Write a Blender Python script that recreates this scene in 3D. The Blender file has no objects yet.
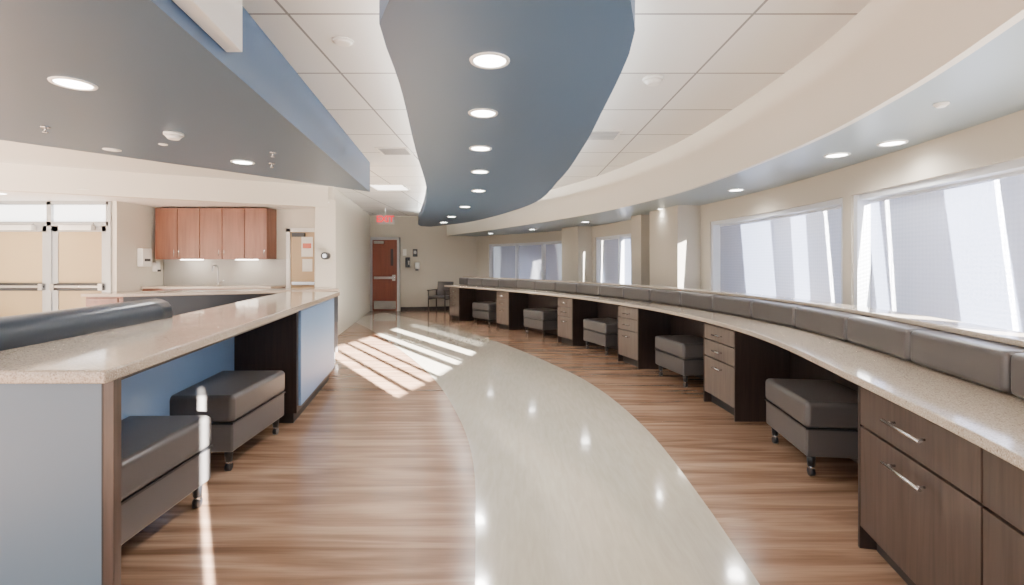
import bpy, math, random
from mathutils import Vector, Matrix
random.seed(4)
S=bpy.context.scene
COL=S.collection

# ---------------- materials ----------------
def newmat(name):
    m=bpy.data.materials.new(name); m.use_nodes=True
    nt=m.node_tree; b=nt.nodes['Principled BSDF']
    return m,nt,b
def plain(name,c,r=.5,metal=0,bump=0,bs=200,coat=0,spec=.5):
    m,nt,b=newmat(name)
    b.inputs['Base Color'].default_value=(*c,1); b.inputs['Roughness'].default_value=r
    b.inputs['Metallic'].default_value=metal; b.inputs['Coat Weight'].default_value=coat
    b.inputs['Specular IOR Level'].default_value=spec
    tc=nt.nodes.new('ShaderNodeTexCoord'); n=nt.nodes.new('ShaderNodeTexNoise'); n.inputs['Scale'].default_value=bs
    nt.links.new(tc.outputs['Object'],n.inputs['Vector'])
    if bump:
        bp=nt.nodes.new('ShaderNodeBump'); bp.inputs['Strength'].default_value=bump; bp.inputs['Distance'].default_value=.002
        nt.links.new(n.outputs['Fac'],bp.inputs['Height']); nt.links.new(bp.outputs['Normal'],b.inputs['Normal'])
    return m
def emis(name,c,s):
    m,nt,b=newmat(name)
    b.inputs['Base Color'].default_value=(*c,1)
    b.inputs['Emission Color'].default_value=(*c,1); b.inputs['Emission Strength'].default_value=s
    return m
def grain(name,cols,scale,r=.4,nscale=1.0,detail=6,dist=.6,fine=None,spec=.5,coat=0):
    m,nt,b=newmat(name)
    tc=nt.nodes.new('ShaderNodeTexCoord'); mp=nt.nodes.new('ShaderNodeMapping'); mp.inputs['Scale'].default_value=scale
    n=nt.nodes.new('ShaderNodeTexNoise'); n.inputs['Scale'].default_value=nscale; n.inputs['Detail'].default_value=detail; n.inputs['Distortion'].default_value=dist
    cr=nt.nodes.new('ShaderNodeValToRGB')
    nt.links.new(tc.outputs['Object'],mp.inputs['Vector']); nt.links.new(mp.outputs['Vector'],n.inputs['Vector'])
    nt.links.new(n.outputs['Fac'],cr.inputs['Fac'])
    e=cr.color_ramp.elements
    e[0].position=.3; e[0].color=(*cols[0],1); e[1].position=.7; e[1].color=(*cols[-1],1)
    for i,c in enumerate(cols[1:-1]):
        x=e.new(.3+.4*(i+1)/(len(cols)-1)); x.color=(*c,1)
    out=cr.outputs['Color']
    if fine:
        mp2=nt.nodes.new('ShaderNodeMapping'); mp2.inputs['Scale'].default_value=fine[0]
        n2=nt.nodes.new('ShaderNodeTexNoise'); n2.inputs['Scale'].default_value=1; n2.inputs['Detail'].default_value=4
        cr2=nt.nodes.new('ShaderNodeValToRGB'); cr2.color_ramp.elements[0].position=.35; cr2.color_ramp.elements[1].position=.65
        v=fine[1]; cr2.color_ramp.elements[0].color=(v,v,v,1); cr2.color_ramp.elements[1].color=(1,1,1,1)
        mx=nt.nodes.new('ShaderNodeMixRGB'); mx.blend_type='MULTIPLY'; mx.inputs['Fac'].default_value=1
        nt.links.new(tc.outputs['Object'],mp2.inputs['Vector']); nt.links.new(mp2.outputs['Vector'],n2.inputs['Vector'])
        nt.links.new(n2.outputs['Fac'],cr2.inputs['Fac'])
        nt.links.new(out,mx.inputs['Color1']); nt.links.new(cr2.outputs['Color'],mx.inputs['Color2']); out=mx.outputs['Color']
    nt.links.new(out,b.inputs['Base Color'])
    b.inputs['Roughness'].default_value=r; b.inputs['Specular IOR Level'].default_value=spec; b.inputs['Coat Weight'].default_value=coat
    return m

M_floor=grain('wood_plank_vinyl',[(.16,.090,.054),(.28,.168,.108),(.42,.275,.185)],(.6,8,1),r=.21,detail=4,dist=1.3,fine=((3,80,1),.82),spec=.6)
M_path=grain('beige_vinyl',[(.44,.40,.32),(.51,.46,.38)],(30,4,1),r=.11,detail=4,spec=1.0,coat=.4)
M_wall=plain('cream_paint',(.68,.64,.55),.6,bump=.1)
M_band=plain('neutral_plaster',(.52,.54,.52),.6,bump=.1)
M_wallfar=plain('beige_paint',(.46,.415,.34),.6,bump=.1)
M_blue=plain('blue_grey_paint',(.048,.088,.148),.42,bump=.05)
M_blueside=plain('steel_blue_paint',(.045,.09,.17),.42,bump=.05)
M_greysof=plain('grey_soffit_paint',(.055,.092,.136),.38,bump=.05)
M_greysof2=plain('light_grey_soffit_paint',(.22,.27,.29),.33,bump=.05)
M_fascia=plain('cream_fascia',(.68,.63,.54),.5,bump=.05)
M_white=plain('white_paint',(.85,.84,.8),.5)
M_bluelam=plain('blue_laminate',(.20,.33,.55),.4,bump=.05)
M_grylam=plain('blue_grey_laminate',(.105,.16,.22),.42,bump=.05)
M_dark=grain('dark_walnut',[(.018,.011,.009),(.036,.022,.018)],(40,40,2.5),r=.35)
M_wal=grain('walnut_drawer',[(.030,.017,.012),(.052,.031,.023),(.070,.044,.033)],(35,35,2.2),r=.36)
M_taupe=grain('taupe_drawer',[(.10,.075,.060),(.15,.115,.092)],(35,35,2.2),r=.38)
M_cherry=grain('cherry_cabinet',[(.12,.042,.022),(.19,.075,.042)],(14,14,1.3),r=.35)
M_reddoor=grain('mahogany_door',[(.13,.03,.017),(.19,.05,.028)],(12,12,1),r=.3)
M_stone=grain('speckled_stone',[(.22,.16,.12),(.44,.365,.285),(.49,.41,.325),(.62,.54,.45)],(1,1,1),r=.10,nscale=190,detail=3,dist=0)
M_leather=plain('taupe_leather',(.080,.073,.070),.30,bump=.25,bs=260)
M_leather2=plain('slate_leather',(.020,.030,.046),.30,bump=.25,bs=260)
M_black=plain('black_plastic',(.012,.012,.014),.35)
M_kick=plain('toe_kick_black',(.02,.017,.016),.5)
M_steel=plain('brushed_steel',(.62,.62,.62),.25,metal=1)
M_alum=plain('aluminium_frame',(.45,.46,.47),.4,metal=.6)
M_frame=plain('window_frame_white',(.55,.57,.60),.4)
M_tan=plain('tan_shade_panel',(.36,.265,.145),.4)
M_tandoor=plain('tan_door',(.44,.31,.17),.45)
M_splash=plain('grey_backsplash',(.36,.35,.32),.35)
M_lamp=emis('lamp_lens',(1,.96,.9),22)
M_strip=emis('added_led_strip',(1,.97,.91),150)
M_under=emis('undercabinet_led',(1,.93,.8),25)
M_transom=emis('bright_transom',(.9,.96,1),2.8)
M_red=emis('exit_red',(.9,.01,.03),.6)
M_signface=plain('exit_sign_face',(.35,.33,.32),.5)
M_paper=plain('paper',(.8,.78,.72),.6)
M_paperr=plain('paper_red',(.6,.15,.1),.6)

# ceiling tiles
M_ceil,nt,b=newmat('ceiling_tile')
tc=nt.nodes.new('ShaderNodeTexCoord'); mp=nt.nodes.new('ShaderNodeMapping'); mp.inputs['Location'].default_value=(-.5,-.2,0)
br=nt.nodes.new('ShaderNodeTexBrick'); br.offset=0; br.squash=1
br.inputs['Scale'].default_value=1; br.inputs['Brick Width'].default_value=.9; br.inputs['Row Height'].default_value=.9
br.inputs['Mortar Size'].default_value=.009; br.inputs['Mortar Smooth'].default_value=.1
br.inputs['Color1'].default_value=(.78,.78,.76,1); br.inputs['Color2'].default_value=(.74,.74,.72,1); br.inputs['Mortar'].default_value=(.25,.25,.25,1)
nt.links.new(tc.outputs['Object'],mp.inputs['Vector']); nt.links.new(mp.outputs['Vector'],br.inputs['Vector']); nt.links.new(br.outputs['Color'],b.inputs['Base Color'])
b.inputs['Roughness'].default_value=.7

# window shade fabric: real semi-open weave (partly transparent, partly translucent)
M_shade=bpy.data.materials.new('roller_shade_fabric'); M_shade.use_nodes=True
nt=M_shade.node_tree; nt.nodes.clear()
o=nt.nodes.new('ShaderNodeOutputMaterial'); tr=nt.nodes.new('ShaderNodeBsdfTransparent'); tl=nt.nodes.new('ShaderNodeBsdfTranslucent'); df=nt.nodes.new('ShaderNodeBsdfDiffuse')
tl.inputs['Color'].default_value=(.22,.25,.34,1); df.inputs['Color'].default_value=(.36,.39,.49,1)
m1=nt.nodes.new('ShaderNodeMixShader'); m1.inputs[0].default_value=.75
m2=nt.nodes.new('ShaderNodeMixShader')
tc=nt.nodes.new('ShaderNodeTexCoord'); wv=nt.nodes.new('ShaderNodeTexWave'); wv.wave_type='BANDS'; wv.bands_direction='Z'; wv.inputs['Scale'].default_value=9; wv.inputs['Distortion'].default_value=1.5; wv.inputs['Detail Scale'].default_value=6
wv2=nt.nodes.new('ShaderNodeTexWave'); wv2.wave_type='BANDS'; wv2.bands_direction='Y'; wv2.inputs['Scale'].default_value=9; wv2.inputs['Distortion'].default_value=1
ad=nt.nodes.new('ShaderNodeMath'); ad.operation='ADD'
mr=nt.nodes.new('ShaderNodeMapRange'); mr.inputs['From Max'].default_value=2; mr.inputs['To Min'].default_value=.60; mr.inputs['To Max'].default_value=.74
for q in (wv,wv2): nt.links.new(tc.outputs['Object'],q.inputs['Vector'])
nt.links.new(wv.outputs['Fac'],ad.inputs[0]); nt.links.new(wv2.outputs['Fac'],ad.inputs[1])
nt.links.new(ad.outputs[0],mr.inputs['Value']); nt.links.new(mr.outputs['Result'],m2.inputs[0])
nt.links.new(tl.outputs[0],m1.inputs[1]); nt.links.new(df.outputs[0],m1.inputs[2])
nt.links.new(tr.outputs[0],m2.inputs[1]); nt.links.new(m1.outputs[0],m2.inputs[2]); nt.links.new(m2.outputs[0],o.inputs['Surface'])

# ---------------- geometry helpers ----------------
def empty(name,loc=(0,0,0),rot=0):
    e=bpy.data.objects.new(name,None); e.empty_display_size=.1; COL.objects.link(e); e.location=loc; e.rotation_euler[2]=rot; return e
def mk(name,vs,fs,mat,parent=None,bevel=0,seg=2,smooth=False):
    me=bpy.data.meshes.new(name); me.from_pydata([tuple(v) for v in vs],[],fs); me.materials.append(mat)
    import bmesh
    bm=bmesh.new(); bm.from_mesh(me); bmesh.ops.recalc_face_normals(bm,faces=bm.faces); bm.to_mesh(me); bm.free()
    ob=bpy.data.objects.new(name,me); COL.objects.link(ob)
    if parent: ob.parent=parent
    if smooth:
        for p in me.polygons: p.use_smooth=True
    if bevel:
        md=ob.modifiers.new('b','BEVEL'); md.width=bevel; md.segments=seg; md.limit_method='ANGLE'; md.angle_limit=math.radians(40)
        for p in me.polygons: p.use_smooth=True
        w=ob.modifiers.new('w','WEIGHTED_NORMAL'); w.keep_sharp=True
    return ob
def box(name,x0,x1,y0,y1,z0,z1,mat,parent=None,bevel=0,seg=2):
    vs=[(x,y,z) for x in(x0,x1) for y in(y0,y1) for z in(z0,z1)]
    fs=[(0,1,3,2),(4,6,7,5),(0,4,5,1),(2,3,7,6),(0,2,6,4),(1,5,7,3)]
    return mk(name,vs,fs,mat,parent,bevel,seg)
def prism(name,poly,z0,z1,mat,parent=None,bevel=0,matside=None):
    n=len(poly); vs=[(x,y,z0) for x,y in poly]+[(x,y,z1) for x,y in poly]
    fs=[tuple(range(n))[::-1],tuple(range(n,2*n))]+[(i,(i+1)%n,n+(i+1)%n,n+i) for i in range(n)]
    ob=mk(name,vs,fs,mat,parent,bevel)
    if matside:
        ob.data.materials.append(matside)
        for p in ob.data.polygons:
            if abs(p.normal.z)<.5: p.material_index=1
    return ob
def cyl(name,p0,p1,r,mat,parent=None,n=16,r2=None,smooth=True):
    p0=Vector(p0);p1=Vector(p1); d=(p1-p0); q=d.to_track_quat('Z','Y').to_matrix(); r2=r if r2 is None else r2
    vs=[];
    for k,(p,rr) in enumerate(((p0,r),(p1,r2))):
        for i in range(n):
            a=2*math.pi*i/n; vs.append(p+q@Vector((rr*math.cos(a),rr*math.sin(a),0)))
    fs=[tuple(range(n)),tuple(range(n,2*n))]+[(i,(i+1)%n,n+(i+1)%n,n+i) for i in range(n)]
    ob=mk(name,vs,fs,mat,parent)
    if smooth:
        for p in ob.data.polygons:
            if len(p.vertices)==4: p.use_smooth=True
    return ob
class Curve:
    def __init__(s,pts,nsub=24):
        P=[Vector(p) for p in pts]; P=[2*P[0]-P[1]]+P+[2*P[-1]-P[-2]]
        out=[]
        for i in range(1,len(P)-2):
            a,b,c,d=P[i-1:i+3]
            for k in range(nsub):
                t=k/nsub
                out.append(.5*((2*b)+(-a+c)*t+(2*a-5*b+4*c-d)*t*t+(-a+3*b-3*c+d)*t**3))
        out.append(P[-2]); s.p=out; s.s=[0]
        for i in range(1,len(out)): s.s.append(s.s[-1]+(out[i]-out[i-1]).length)
        s.L=s.s[-1]
    def at(s,x,o=0,z=0):
        x=max(0,min(s.L,x)); i=0
        lo,hi=0,len(s.s)-1
        while hi-lo>1:
            m=(lo+hi)//2
            if s.s[m]<=x: lo=m
            else: hi=m
        t=(x-s.s[lo])/(s.s[hi]-s.s[lo]); p=s.p[lo].lerp(s.p[hi],t)
        a=s.p[max(0,lo-2)]; b=s.p[min(len(s.p)-1,hi+2)]; T=(b-a).normalized()
        q=p+Vector((T.y,-T.x))*o
        return Vector((q.x,q.y,z))
    def tan(s,x):
        d=(s.at(min(s.L,x+.05))-s.at(max(0,x-.05))).normalized(); return d
    def sY(s,y):
        for i in range(len(s.p)-1):
            if (s.p[i].y-y)*(s.p[i+1].y-y)<=0:
                t=(y-s.p[i].y)/(s.p[i+1].y-s.p[i].y); return s.s[i]+t*(s.s[i+1]-s.s[i])
        return 0 if y<s.p[0].y else s.L
def sweep(name,c,s0,s1,prof,mat,parent=None,step=.15,bevel=0,seg=2):
    n=max(1,int(math.ceil((s1-s0)/step))); m=len(prof); vs=[]
    for i in range(n+1):
        x=s0+(s1-s0)*i/n
        for o,z in prof: vs.append(c.at(x,o,z))
    fs=[tuple(range(m)),tuple(n*m+j for j in range(m))]
    for i in range(n):
        for j in range(m):
            fs.append((i*m+j,i*m+(j+1)%m,(i+1)*m+(j+1)%m,(i+1)*m+j))
    return mk(name,vs,fs,mat,parent,bevel,seg)
def R(o0,o1,z0,z1): return [(o0,z0),(o1,z0),(o1,z1),(o0,z1)]

# ---------------- floor ----------------
box('floor',-10.5,4.5,-5,17,-.1,0,M_floor)
pl=Curve([(-.1,-2),(-.08,1),(-.16,2.18),(-.28,3.57),(-.55,4.8),(-1.03,6.3),(-1.82,8.14),(-3.0,10.6),(-4.1,12.6)])
pr=Curve([(.85,-2),(1.0,1),(1.08,2.18),(1.13,3),(1.14,4.2),(.98,5.55),(.65,6.73),(-.21,8.86),(-1.65,11.5),(-3.7,14.4)])
N=70; vs=[]
for i in range(N+1):
    vs.append(pl.at(pl.L*i/N,0,.003)); vs.append(pr.at(pr.L*i/N,0,.003))
fs=[(2*i,2*i+1,2*i+3,2*i+2) for i in range(N)]
mk('floor_path_inlay',vs,fs,M_path)

# ---------------- ceiling ----------------
box('ceiling',-10.5,4.5,-5,17,2.85,2.95,M_ceil)

# ---------------- right window wall ----------------
W=Curve([(.9,-5),(1.85,-2),(2.35,0),(2.66,1.5),(2.85,2.8),(2.96,4.4),(2.95,5.8),(2.78,7.3),(2.4,9.4),(1.85,11.4),(1.3,12.8),(0.3,14.2),(-1.1,15.5)])
SILL,HEAD=.93,2.0
wr=empty('wall_right')
sweep('wall_below',W,0,W.L,R(0,.22,0,SILL),M_wallfar,wr)
sweep('wall_above',W,0,W.L,R(0,.22,HEAD,2.85),M_wallfar,wr)
wins=[(-2.66,-2.46),(-.4,2.0),(2.1,4.36),(4.48,7.1),(9.25,11.3),(12.65,15.15)]  # first entry is an unseen slit added to throw sun onto an ottoman
prev=0
for a,bb in wins:
    sa,sb=W.sY(a),W.sY(bb)
    sweep('pier',W,prev,sa,R(0,.22,SILL,HEAD),M_wallfar,wr); prev=sb
sweep('pier',W,prev,W.L,R(0,.22,SILL,HEAD),M_wallfar,wr)
# pilasters
for a,bb,d in ((7.35,8.3,.36),(8.75,9.15,.30),(11.45,12.3,.36)):
    sa,sb=W.sY(a),W.sY(bb); sweep('trim_pilaster',W,sa,sb,R(-d,.02,0,2.3),M_wallfar,None,bevel=.01)
wi=0
for a,bb in wins:
    wi+=1
    e=empty('window_%d'%wi); sa,sb=W.sY(a),W.sY(bb)
    fr=.05
    sweep('frame_head',W,sa,sb,R(.03,.12,HEAD-fr,HEAD),M_frame,e)
    sweep('frame_sill',W,sa,sb,R(-.03,.12,SILL,SILL+.04),M_frame,e)
    if wi==1: continue
    npane={6:3,5:2}.get(wi,1)
    for k in range(npane+1):
        x=sa+(sb-sa)*k/npane; x0=max(sa,x-fr/2); x1=min(sb,x+fr/2)
        if k==0: x0,x1=sa,sa+fr
        if k==npane: x0,x1=sb-fr,sb
        sweep('mullion',W,x0,x1,R(.02,.13,SILL,HEAD),M_frame,e)
    if wi>=3:
        s_=sa+.03 if wi>3 else W.sY(2.72)
        sweep('roller_shade',W,s_,sb-.03,[(.14,SILL+.02),(.14+.002,SILL+.02),(.142,HEAD-.02),(.14,HEAD-.02)],M_shade,e)
        sweep('shade_roller_tube',W,s_,sb-.03,R(.12,.17,HEAD-.07,HEAD-.01),M_frame,e)
    else:
        x=sa+.05
        while x<sb-.1:
            sweep('sun_mask_strip',W,x,min(sb,x+.10),R(.08,.09,SILL,HEAD),M_white,e); x+=.10+random.choice((.24,.34,.5))  # unseen strips added to cut the sunlight into floor streaks
# curved lower soffit over the windows
SF=Curve([(.2,-3),(.95,-.8),(1.42,.8),(1.73,1.7),(1.95,2.54),(2.08,3.6),(2.05,5.44),(1.85,6.7),(1.42,8.27),(.6,10.2),(-.6,12.6),(-1.95,15.0)])
N=90; vs=[]
for i in range(N+1):
    a=SF.at(SF.L*i/N); w=W.at(W.sY(-3)+(W.L-W.sY(-3))*i/N,.1)
    for z in (2.26,2.30): vs+= [(a.x,a.y,z),(w.x,w.y,z)]
fs=[]
for i in range(N):
    k=4*i; fs+=[(k,k+1,k+5,k+4),(k+2,k+6,k+7,k+3),(k,k+4,k+6,k+2),(k+1,k+3,k+7,k+5)]
fs+=[(0,2,3,1),(4*N,4*N+1,4*N+3,4*N+2)]
mk('ceiling_soffit_window',vs,fs,M_greysof2)
sweep('ceiling_fascia_curved',SF,0,SF.L,[(-.012,2.25),(.03,2.25),(.03,2.85),(-.012,2.85)],M_fascia)

# ---------------- central blue cloud ----------------
cl=Curve([(-.50,2.06),(-.61,2.3),(-.70,3.16),(-.93,4.82),(-1.27,7.43),(-1.8,10.2),(-2.55,13.6),(-2.65,14.6)])
cr_=Curve([(.50,2.10),(.585,2.38),(.625,2.80),(.65,3.6),(.67,4.7),(.62,6.55),(.33,9.3),(-1.0,12.9),(-2.4,14.75)])
poly=[(v.x,v.y) for v in [cl.at(cl.L*i/50) for i in range(51)]]+[(v.x,v.y) for v in [cr_.at(cr_.L*i/50) for i in range(50,-1,-1)]]
poly+=[(.42,1.98),(.28,1.92),(.1,1.9),(-.2,1.9),(-.4,1.95)]
cloud=prism('ceiling_cloud_soffit',poly,2.5,2.70,M_blue,matside=M_blueside)
prism('ceiling_cloud_hanger',[(0+.28*math.cos(a)-.1,3.2+.28*math.sin(a)) for a in [i*math.pi/4 for i in range(8)]],2.70,2.85,M_white)
uplight=empty('added_uplight_strip')  # hidden glowing runs added on the cloud to brighten ceiling and fascia
sweep('led_run',cr_,.6,cr_.L-.6,R(-.20,-.17,2.702,2.71),M_strip,uplight,step=.3)
sweep('added_led_run_b',cl,.6,cl.L-.8,R(.17,.20,2.702,2.71),M_strip,uplight,step=.3)

# ---------------- left soffit ----------------
lp=[(-2.03,7.15),(-1.41,1.95),(-1.1,-.7),(-6.2,-.7),(-6.0,1.9),(-5.2,3.1),(-4.25,4.15),(-3.1,5.65)]
prism('ceiling_soffit_station',lp,2.43,2.849,M_greysof,matside=M_blueside)
bx=empty('projector_screen_housing')
prism('housing',[(-1.485,2.6),(-1.36,1.6),(-1.24,.5),(-1.16,.5),(-1.27,1.6),(-1.40,2.6)],2.50,2.845,M_white,bx,bevel=.005)

# ---------------- back-left architecture ----------------
def slab(name,p,q,t,z0,z1,mat,parent=None):
    p=Vector(p);q=Vector(q); d=(q-p).normalized(); n=Vector((-d.y,d.x))*t
    return prism(name,[p,q,q+n,p+n],z0,z1,mat,parent)
slab('trim_bulkhead',(-8.2,6.55),(-3.4,9.25),.15,2.45,2.85,M_wall)
prism('ceiling_plaster_band',[(-10,1),(-4.6,1),(-2.6,7.0),(-3.4,9.25),(-8.2,6.55),(-10,6.55)],2.838,2.849,M_band)
prism('ceiling_kitchenette',[(-8.2,6.6),(-3.4,9.3),(-3.5,10.3),(-10,10.3),(-10,6.6)],2.53,2.56,M_white)
box('wall_kitchenette',-8,-3.65,10.2,10.35,0,2.6,M_wall)
box('wall_entry',-10,-7.15,9.0,9.1,2.5,2.6,M_wall)
box('wall_jog',-7.3,-7.1,8.98,10.2,0,2.6,M_wall)
box('wall_left',-9.75,-9.6,3,9.1,0,2.85,M_wall)
slab('wall_corridor',(-3.33,9.35),(-4.25,15.0),.2,0,2.85,M_wall)
slab('trim_corner',(-3.62,9.2),(-3.3,9.35),.2,0,2.6,M_wall)
FW=Curve([(-4.6,14.95),(-3.5,15.05),(-2.3,15.3),(-1.0,15.6)])
sweep('wall_far',FW,0,FW.L,R(-.15,0,0,2.85),M_wallfar)
sweep('baseboard_far',FW,1.25,FW.L,R(0,.015,0,.1),M_kick)

# entry double door (door_1)
d=empty('door_1')
X0,X1=-9.35,-7.22; yd=9.0
for x in (X0,(X0+X1)/2,X1): box('jamb',x-.04,x+.04,yd-.06,yd+.06,0,2.52,M_alum,d)
box('rail_mid',X0,X1,yd-.06,yd+.06,2.08,2.16,M_alum,d); box('rail_top',X0,X1,yd-.06,yd+.06,2.46,2.54,M_alum,d)
box('transom_glass',X0,X1,yd,yd+.02,2.16,2.46,M_transom,d)
for k in range(2):
    a=X0+.04+k*(X1-X0)/2; c=a+(X1-X0)/2-.08
    box('stile_l',a,a+.1,yd-.03,yd+.03,0,2.08,M_alum,d); box('stile_r',c-.1,c,yd-.03,yd+.03,0,2.08,M_alum,d)
    box('rail_b',a,c,yd-.03,yd+.03,0,.2,M_alum,d); box('rail_t',a,c,yd-.03,yd+.03,1.98,2.08,M_alum,d)
    box('panel',a+.1,c-.1,yd-.01,yd+.01,.2,1.98,M_tan,d)
    box('push_bar',a+.03,c-.03,yd-.11,yd-.06,.97,1.02,M_steel,d,bevel=.01)
    box('bar_backing_rail',a+.1,c-.1,yd-.05,yd-.02,.92,1.06,M_black,d)
    box('bar_end_a',a+.03,a+.1,yd-.12,yd-.03,.93,1.05,M_steel,d); box('bar_end_b',c-.1,c-.03,yd-.12,yd-.03,.93,1.05,M_steel,d)
    box('closer',a+.2,c-.2,yd-.14,yd-.04,2.0,2.09,M_white,d,bevel=.008)
    box('closer_arm',a+.25,c-.1,yd-.22,yd-.19,2.10,2.12,M_alum,d)

# tan door (door_2)
d=empty('door_2'); y=10.2
box('slab',-4.5,-3.82,y-.03,y+.03,0,2.05,M_tandoor,d)
for a,c in((-4.58,-4.5),(-3.82,-3.74)): box('jamb',a,c,y-.06,y+.05,0,2.12,M_white,d)
box('head',-4.58,-3.74,y-.06,y+.05,2.05,2.13,M_white,d)
box('notice_a',-4.28,-4.05,y-.04,y-.03,1.55,1.95,M_paper,d); box('notice_b',-4.25,-4.08,y-.045,y-.04,1.72,1.82,M_paperr,d)
box('notice_c',-4.26,-4.06,y-.04,y-.03,1.25,1.5,M_paper,d)
cyl('knob',(-3.9,y-.09,1.0),(-3.9,y-.03,1.0),.03,M_steel,d)
box('closer',-4.45,-4.2,y-.1,y-.03,1.95,2.03,M_black,d)
box('push_bar',-4.45,-3.87,y-.1,y-.05,.98,1.04,M_steel,d)

# red door (door_3)
d=empty('door_3'); y=14.95
box('slab',-4.16,-3.42,y-.04,y+.02,0.01,2.12,M_reddoor,d)
for a,c in((-4.22,-4.16),(-3.42,-3.35)): box('jamb',a,c,y-.08,y+.04,0,2.2,M_alum,d)
box('head',-4.22,-3.35,y-.08,y+.04,2.12,2.2,M_alum,d)
box('kick_plate',-4.12,-3.46,y-.05,y-.04,.05,.3,M_steel,d)
box('push_bar',-4.1,-3.5,y-.12,y-.06,.95,1.03,M_steel,d,bevel=.008)
box('bar_mount',-3.56,-3.46,y-.1,y-.04,.9,1.08,M_steel,d)
box('vision_panel',-3.62,-3.54,y-.05,y-.04,1.35,1.85,M_black,d)
box('closer',-4.1,-3.8,y-.12,y-.04,2.0,2.08,M_steel,d)

# kitchenette
k=empty('kitchen_wall_cabinet')
nx=5; xa,xb=-7.0,-4.80
box('carcass',xa,xb,9.82,10.195,1.5,2.50,M_cherry,k)
for i in range(nx):
    w=(xb-xa)/nx; a=xa+i*w
    box('door_leaf',a+.006,a+w-.006,9.795,9.82,1.49,2.495,M_cherry,k,bevel=.004)
    hx=a+.05 if i%2 else a+w-.05
    cyl('pull',(hx,9.77,1.56),(hx,9.77,1.68),.006,M_steel,k,8)
for x in (-6.4,-5.3): box('led_under',x-.2,x+.2,9.95,10.05,1.48,1.495,M_under,k)
k=empty('kitchen_counter')
box('base_cabinet',-7.09,-4.62,9.6,10.19,.1,.93,M_cherry,k); box('toe',-7.09,-4.62,9.66,10.19,0,.1,M_kick,k)
for i in range(5): box('base_door',-7.09+i*.494+.006,-7.09+(i+1)*.494-.006,9.575,9.6,.12,.9,M_cherry,k,bevel=.004)
box('worktop',-7.09,-4.6,9.55,10.19,.93,.97,M_stone,k,bevel=.006)
box('splash',-7.09,-4.6,10.17,10.195,.97,1.5,M_splash,k)
f=empty('kitchen_faucet')
fx=-5.85
cyl('base',(fx,9.95,.971),(fx,9.95,1.02),.03,M_steel,f)
def tube(name,pts,r,mat,parent):
    cu=bpy.data.curves.new(name,'CURVE'); cu.dimensions='3D'; cu.bevel_depth=r; cu.bevel_resolution=4
    sp=cu.splines.new('NURBS'); sp.points.add(len(pts)-1)
    for i,p in enumerate(pts): sp.points[i].co=(*p,1)
    sp.use_endpoint_u=True; sp.order_u=3; cu.materials.append(mat)
    o=bpy.data.objects.new(name,cu); COL.objects.link(o); o.parent=parent; return o
tube('spout',[(fx,9.95,1.0),(fx,9.95,1.25),(fx,9.93,1.36),(fx,9.85,1.38),(fx,9.76,1.36),(fx,9.75,1.25)],.018,M_alum,f)
cyl('lever',(fx+.03,9.95,1.03),(fx+.12,9.95,1.08),.01,M_steel,f)
pt=empty('paper_towel_dispenser'); box('shell',-7.09,-6.98,9.45,9.7,1.35,1.7,M_white,pt,bevel=.015); box('window',-6.981,-6.975,9.5,9.65,1.45,1.5,M_black,pt)
so=empty('soap_dispenser'); box('body',-7.09,-7.0,9.85,9.96,1.25,1.45,M_white,so,bevel=.01); box('push_lever',-7.0,-6.98,9.87,9.94,1.25,1.29,M_black,so)

# dark curved reception desk
k=empty('reception_desk')
DC=Curve([(-4.75,6.1),(-4.2,6.35),(-3.4,6.75),(-2.55,7.35)])
sweep('front',DC,0,DC.L,R(-.5,-.04,.1,1.0),M_dark,k)
sweep('toe',DC,0.02,DC.L-.02,R(-.45,-.1,0,.1),M_kick,k)
sweep('black_panel',DC,0,DC.L,R(-.04,-.02,.55,1.0),M_black,k)
sweep('top',DC,0,DC.L,R(-.55,.03,1.0,1.04),M_stone,k,bevel=.008)
k=empty('low_credenza')
box('body',-5.75,-4.85,6.75,7.3,.08,.96,M_cherry,k); box('top',-5.8,-4.82,6.72,7.33,.96,1.0,M_stone,k,bevel=.006)
for i in range(2): box('leaf',-5.74+i*.45,-5.31+i*.45,6.73,6.75,.1,.94,M_cherry,k,bevel=.004)
box('toe',-5.7,-4.9,6.8,7.3,0,.08,M_kick,k)

# ---------------- station work counter ----------------
k=empty('station_work_counter')
def L(Y): return -1.34-(Y-1.68)*.1775
CT=1.05
prism('stone_top',[(L(1.64),1.64),(L(6.25),6.25),(L(6.25)-.72,6.32),(L(3)-.64,3),(L(1.64)-.75,1.64)],CT-.045,CT,M_stone,k,bevel=.008)
Y=1.70
prism('end_panel',[(L(Y)-.04,Y),(L(Y)-.72,Y),(L(Y)-.72,Y+.04),(L(Y)-.04,Y+.04)],0,CT-.045,M_grylam,k)
prism('end_panel_edge',[(L(Y)-.045,Y-.002),(L(Y)-.01,Y-.002),(L(Y)-.02,Y+.045),(L(Y)-.055,Y+.045)],0,CT-.045,M_wal,k)
prism('end_panel_seam',[(L(Y)-.05,Y-.003),(L(Y)-.045,Y-.003),(L(Y)-.045,Y+.01),(L(Y)-.05,Y+.01)],0,CT-.045,M_kick,k)
prism('modesty_panel',[(L(1.74)-.70,1.74),(L(4.4)-.60,4.4),(L(4.4)-.65,4.4),(L(1.74)-.75,1.74)],0,CT-.045,M_bluelam,k)
prism('apron_rail',[(L(1.74)-.05,1.74),(L(4.36)-.05,4.36),(L(4.36)-.08,4.36),(L(1.74)-.08,1.74)],CT-.07,CT-.045,M_kick,k)
prism('pedestal',[(L(4.35)-.06,4.35),(L(6.1)-.06,6.1),(L(6.1)-.62,6.1),(L(4.35)-.62,4.35)],.1,CT-.045,M_dark,k)
prism('pedestal_toe',[(L(4.4)-.1,4.4),(L(6.05)-.1,6.05),(L(6.05)-.6,6.05),(L(4.4)-.6,4.4)],0,.1,M_kick,k)
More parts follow.
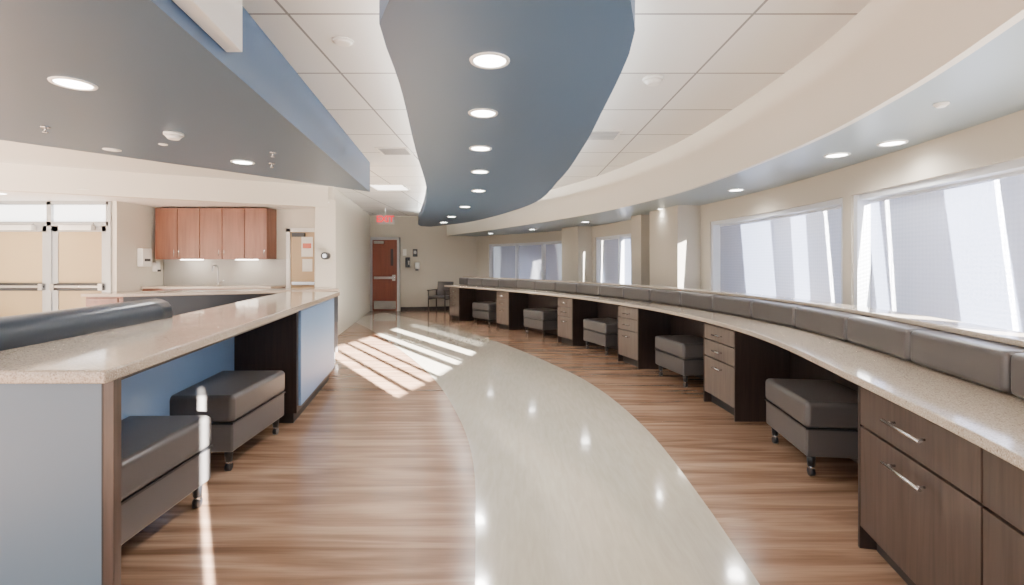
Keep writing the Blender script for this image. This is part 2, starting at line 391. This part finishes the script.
prism('pedestal_face',[(L(4.41)-.035,4.41),(L(6.04)-.035,6.04),(L(6.04)-.06,6.04),(L(4.41)-.06,4.41)],.15,CT-.06,M_bluelam,k,bevel=.003)
k=empty('upholstered_bench')
BC=Curve([(-2.02,.2),(-2.02,1.4),(-2.08,2.2),(-2.24,3.3)])
pf=[(-.2,1.0)]+[(-.1+.1*math.cos(a),1.09+.085*math.sin(a)) for a in [math.pi-i*math.pi/8 for i in range(9)]]+[(0,1.0)]
bo=sweep('bolster',BC,1.46,BC.L,[(o-.0,z) for o,z in pf],M_leather2,k,bevel=0)
for p in bo.data.polygons: p.use_smooth=len(p.vertices)==4
sweep('backing',BC,1.5,BC.L-.02,R(-.2,-.05,0,1.0),M_blueside,k)
sweep('seat',BC,1.5,BC.L-.02,R(-.75,-.2,.12,.45),M_leather2,k,bevel=.03)
sweep('plinth',BC,1.55,BC.L-.07,R(-.7,-.2,0,.12),M_kick,k)

# ---------------- ottomans ----------------
def ottoman(loc,rot,w=.66,l=.72,h=.5,mat=M_leather,name='rolling_ottoman'):
    e=empty(name,loc,rot)
    a,b_=w/2,l/2
    m=.15+(h-.15)*.5
    box('seat_cushion',-a,a,-b_,b_,m,h,mat,e,bevel=.035,seg=5)
    box('base_upholstery',-a+.008,a-.008,-b_+.008,b_-.008,.14,m+.002,mat,e,bevel=.015,seg=3)
    box('piping',-a+.003,a-.003,-b_+.003,b_-.003,m-.006,m+.004,M_black,e)
    for sx in(-1,1):
        for sy in(-1,1):
            x,y=sx*(a-.06),sy*(b_-.06)
            cyl('leg',(x,y,.065),(x,y,.145),.022,M_black,e,r2=.028)
            cyl('caster_fork',(x,y,.045),(x,y,.075),.018,M_steel,e)
            cyl('caster_wheel',(x-.015,y,.028),(x+.015,y,.028),.028,M_black,e)
    return e
ottoman((-2.02,2.53,0),.03,w=.56,l=.8,h=.52)
ottoman((-2.18,3.74,0),.03,w=.62,l=.84,h=.52)

# ---------------- right curved counter ----------------
B=Curve([(.75,-1.0),(1.12,.3),(1.36,1.1),(1.5,1.6),(1.67,2.4),(1.9,3.6),(1.95,4.6),(1.86,5.6),(1.6,6.8),(0.95,8.6),(-.1,10.5),(-1.4,12.35),(-1.75,12.8)])
k=empty('curved_work_counter')
s0,s1=B.sY(-.8),B.sY(12.75)
sweep('stone_top',B,s0,s1,R(-.02,.56,.82,.86),M_stone,k,bevel=.008)
sweep('partition',B,s0,s1,R(.58,.66,0,1.04),M_dark,k)
sweep('ledge_cap',B,s0,s1,R(.54,.76,1.045,1.075),M_stone,k,bevel=.008)
sweep('knee_panel',B,s0,s1,R(.53,.58,.0,.86),M_dark,k)
e=empty('upholstered_backrest')
x=B.sY(.1)
while x<s1-.2:
    x2=min(x+.70,s1)
    sweep('cushion',B,x+.006,x2-.006,R(.41,.58,.864,1.044),M_leather,e,step=.12,bevel=.03,seg=4)
    x=x2
def handle(name,s,hl,z,o,parent):
    a=B.at(s-hl/2,o-.035,z); c=B.at(s+hl/2,o-.035,z)
    cyl(name,a,c,.0075,M_steel,parent,10)
    for q in(.12,.88):
        p=a.lerp(c,q); n=B.at(s,o,z)-B.at(s,o-.035,z); cyl(name+'_post',p,p+n,.005,M_steel,parent,8)
def pedestal(ya,yb,rows,face,hl,cols=1,name='drawer_pedestal'):
    e=empty(name); a,b_=B.sY(ya),B.sY(yb)
    sweep('carcass',B,a,b_,R(.055,.52,.1,.818),M_dark,e)
    sweep('toe_kick',B,a+.01,b_-.01,R(.1,.51,0,.1),M_kick,e)
    sweep('end_panel',B,b_-.0,b_+.018,R(.03,.52,.0,.818),M_dark,e)
    sweep('end_panel',B,a-.018,a,R(.03,.52,.0,.818),M_dark,e)
    for c in range(cols):
        ca=a+(b_-a)*c/cols; cb=a+(b_-a)*(c+1)/cols
        for z0,z1 in rows:
            sweep('drawer_front',B,ca+.004,cb-.004,R(.03,.055,z0+.003,z1-.003),face,e,bevel=.002)
            handle('pull',(ca+cb)/2,hl,z1-(.085 if z1-z0<.3 else .075),.03,e)
    return e
pedestal(.03,2.47,[(.61,.80),(.11,.605)],M_wal,.28,cols=3,name='lateral_file_cabinet')
rows=[(.65,.80),(.48,.645),(.11,.475)]
for ya,yb in((4.46,5.08),(6.65,7.15),(8.50,8.93),(10.5,10.9),(12.25,12.62)):
    pedestal(ya,yb,rows,M_taupe,.15)
for yy in(3.62,5.95,7.9,9.75,11.5):
    s=B.sY(yy); p=B.at(s,.345,0); t=B.tan(s)
    ottoman((p.x,p.y,0),math.atan2(-t.x,t.y),w=.58,l=.72)

# ---------------- ceiling fixtures ----------------
def down(x,y,z,r=.09,e=125,lamp=True):
    g=empty('recessed_downlight',(x,y,z))
    n=24; vs=[];fs=[]
    for rr,zz in((r*1.22,-.001),(r*1.18,-.008),(r,-.008),(r*.96,-.002)):
        for i in range(n):
            a=2*math.pi*i/n; vs.append((rr*math.cos(a),rr*math.sin(a),zz))
    for j in range(3):
        for i in range(n): fs.append((j*n+i,j*n+(i+1)%n,(j+1)*n+(i+1)%n,(j+1)*n+i))
    mk('trim_ring',vs,fs,M_white,g,smooth=True)
    cyl('lens',(0,0,-.004),(0,0,-.001),r*.97,M_lamp,g,24)
    if lamp:
        l=bpy.data.lights.new('downlight_lamp','SPOT'); l.energy=e; l.spot_size=2.8; l.spot_blend=.9; l.shadow_soft_size=.09; l.color=(1,.965,.92)
        o=bpy.data.objects.new('downlight_lamp',l); COL.objects.link(o); o.parent=g; o.location=(0,0,-.03)
for x,y in((-.12,2.7),(-.21,3.64),(-.3,4.75),(-.38,5.95),(-.5,7.5),(-.9,9.6),(-1.4,11.6),(-1.8,13.2)): down(x,y,2.5)
for x,y in((-2.5,2.85),(-2.72,5.05),(-3.6,1.5),(-4.3,3.4)): down(x,y,2.43)
for x,y in((-6.5,7.6),(-5.2,8.9),(-8.2,8)): down(x,y,2.53)
for x,y in((2.7,3.55),(2.56,3.94),(2.6,5.8),(2.35,7.8),(1.5,10.2),(.5,12.4),(-.6,14)): down(x,y,2.26,.075,60)
def disc(name,x,y,z,r,h,mat=M_white):
    e=empty(name,(x,y,z)); cyl('base',(0,0,-h*.4),(0,0,0),r,mat,e,24); cyl('cap',(0,0,-h),(0,0,-h*.4),r*.55,mat,e,24,r2=r*.9)
disc('smoke_detector',1.1,3.9,2.85,.08,.05); disc('smoke_detector',-1.1,3.25,2.85,.07,.02); disc('smoke_detector',-2.66,3.93,2.43,.07,.05)
disc('smoke_detector',2.3,2.68,2.26,.035,.02); disc('ceiling_speaker',-3.6,4.5,2.43,.07,.01); disc('ceiling_speaker',-3.0,4.3,2.43,.035,.01)
for x,y,z in((-3.5,3.75,2.43),(-2.45,5.1,2.43),(-2.2,4.6,2.43),(-3.6,3.1,2.43)):
    e=empty('fire_sprinkler',(x,y,z)); cyl('escutcheon',(0,0,-.008),(0,0,-.001),.03,M_steel,e); cyl('stem',(0,0,-.04),(0,0,-.001),.007,M_steel,e); cyl('deflector',(0,0,-.045),(0,0,-.04),.018,M_steel,e)
for x,y in((-2.3,9.4),):
    e=empty('ceiling_light_panel'); box('frame',x-.32,x+.32,y-.32,y+.32,2.835,2.85,M_white,e); box('lens',x-.29,x+.29,y-.29,y+.29,2.83,2.836,emis('panel_lens',(1,.97,.93),4),e)
for x,y in((1.0,5.6),(-1.5,6.4)):
    e=empty('air_vent'); box('frame',x-.2,x+.2,y-.2,y+.2,2.84,2.85,M_white,e)
    for i in range(6): box('slat',x-.17,x+.17,y-.16+i*.06,y-.14+i*.06,2.832,2.842,M_alum,e)

# exit sign
e=empty('exit_sign')
box('housing',-3.52,-3.06,12.98,13.02,2.44,2.68,M_signface,e); cyl('stem',(-3.29,13,2.68),(-3.29,13,2.85),.012,M_white,e)
tcv=bpy.data.curves.new('letters','FONT'); tcv.body='EXIT'; tcv.size=.22; tcv.extrude=.003; tcv.offset=.008; tcv.align_x='CENTER'; tcv.align_y='CENTER'; tcv.materials.append(M_red)
o=bpy.data.objects.new('letters',tcv); COL.objects.link(o); o.parent=e; o.location=(-3.29,12.972,2.56); o.rotation_euler=(math.pi/2,0,0)

# far wall items
e=empty('wall_phone'); box('cradle',-3.2,-3.06,14.98,15.06,1.3,1.6,M_black,e,bevel=.01); box('handset',-3.19,-3.13,14.94,14.98,1.32,1.58,M_black,e,bevel=.012); box('keypad',-3.11,-3.07,14.97,14.98,1.38,1.5,M_steel,e)
e=empty('hand_sanitizer_dispenser'); box('body',-2.92,-2.8,15.05,15.17,1.2,1.45,M_white,e,bevel=.01); box('lever',-2.91,-2.81,15.03,15.05,1.2,1.25,M_black,e)
e=empty('alarm_panel'); box('plate',-3.0,-2.86,15.1,15.15,1.62,1.85,M_black,e,bevel=.005); box('screen',-2.97,-2.89,15.095,15.1,1.7,1.8,M_steel,e)
e=empty('wall_notice'); box('sheet',-3.28,-3.18,15.03,15.06,1.65,1.85,M_paper,e)
e=empty('security_camera',(-3.42,9.12,1.55)); cyl('body',(0,0,0),(0,.12,0),.07,M_black,e); cyl('lens',(0,-.01,0),(0,0,0),.04,M_steel,e)
# chair
e=empty('waiting_armchair',(-2.1,14.7,0),-.35)
box('seat',-.26,.26,-.26,.26,.40,.47,M_leather,e,bevel=.02); bk=box('back',-.26,.26,-.03,.03,.0,.42,M_leather,e,bevel=.02); bk.location=(0,.26,.46); bk.rotation_euler=(-.15,0,0)
for sx in(-1,1):
    for sy in(-1,1): cyl('leg',(sx*.27,sy*.24,0),(sx*.27,sy*.24,.62),.018,M_dark,e)
    box('arm',sx*.27-.03,sx*.27+.03,-.28,.26,.62,.65,M_dark,e,bevel=.01); box('rail',sx*.27-.012,sx*.27+.012,-.24,.24,.36,.40,M_dark,e)

# ---------------- exterior ----------------
box('exterior_ground',4.6,60,-40,50,-.4,-.3,plain('concrete',(.45,.45,.46),.8))
M_pre=plain('precast',(.72,.73,.80),.8)
ex=empty('exterior_facade')
box('neighbour_wing',11,12,3,60,-.3,9,M_pre,ex)
for i in range(7): box('pier',10.8,11,5+i*4,5.6+i*4,-.3,9,M_pre,ex)
ex=empty('added_sun_blockers')  # panels added to block the sun, gaps shaped for patches on shades and floor
# (gap start Y, gap end Y, lean of the gap between z 0 and z 2.6)
gaps=[(.95,1.98,0),(2.35,2.8,.45),(3.4,3.6,.4),(4.45,4.75,.25),(5.0,5.6,.35),(8.6,9.0,.3),(9.6,9.9,.3),(11.9,12.3,.3),(13.2,13.6,.3)]
def sun_blocker(a0,a1,b0,b1):
    n=8; vs=[]
    for i in range(n+1):
        for o_ in(.62,.66):
            y0=a0+(b0-a0)*i/n; y1=a1+(b1-a1)*i/n
            vs+=[W.at(W.sY(y0),o_,-.3),W.at(W.sY(y1),o_,2.6)]
    fs=[(0,1,3,2),(4*n,4*n+2,4*n+3,4*n+1)]
    for i in range(n):
        k=4*i; fs+=[(k,k+4,k+5,k+1),(k+2,k+3,k+7,k+6),(k,k+2,k+6,k+4),(k+1,k+5,k+7,k+3)]
    mk('sun_blocker_panel',vs,fs,M_pre,ex)
pa,pb=.8,.8
for a,bb,ln in gaps+[(15.2,15.3,0)]:
    sun_blocker(pa,pb,a-ln/2,a+ln/2); pa,pb=bb-ln/2,bb+ln/2

# ---------------- light ----------------
w=bpy.data.worlds.new('sky'); S.world=w; w.use_nodes=True
bg=w.node_tree.nodes['Background']; bg.inputs['Color'].default_value=(.86,.93,1,1); bg.inputs['Strength'].default_value=4.2
l=bpy.data.lights.new('sun','SUN'); l.energy=520; l.angle=.006; l.color=(1,.97,.92)
o=bpy.data.objects.new('sun',l); COL.objects.link(o)
dv=Vector((-.545,.838,-.195)).normalized(); o.rotation_euler=dv.to_track_quat('-Z','Y').to_euler(); o.location=(8,-8,6)

# ---------------- camera ----------------
cam=bpy.data.cameras.new('camera'); cam.sensor_width=36; cam.lens=500/1024*36; cam.shift_y=-(292.5-264)/1024; cam.clip_start=.05
c=bpy.data.objects.new('camera',cam); COL.objects.link(c); c.location=(0,0,1.4); c.rotation_euler=(math.pi/2,0,0)
S.camera=c
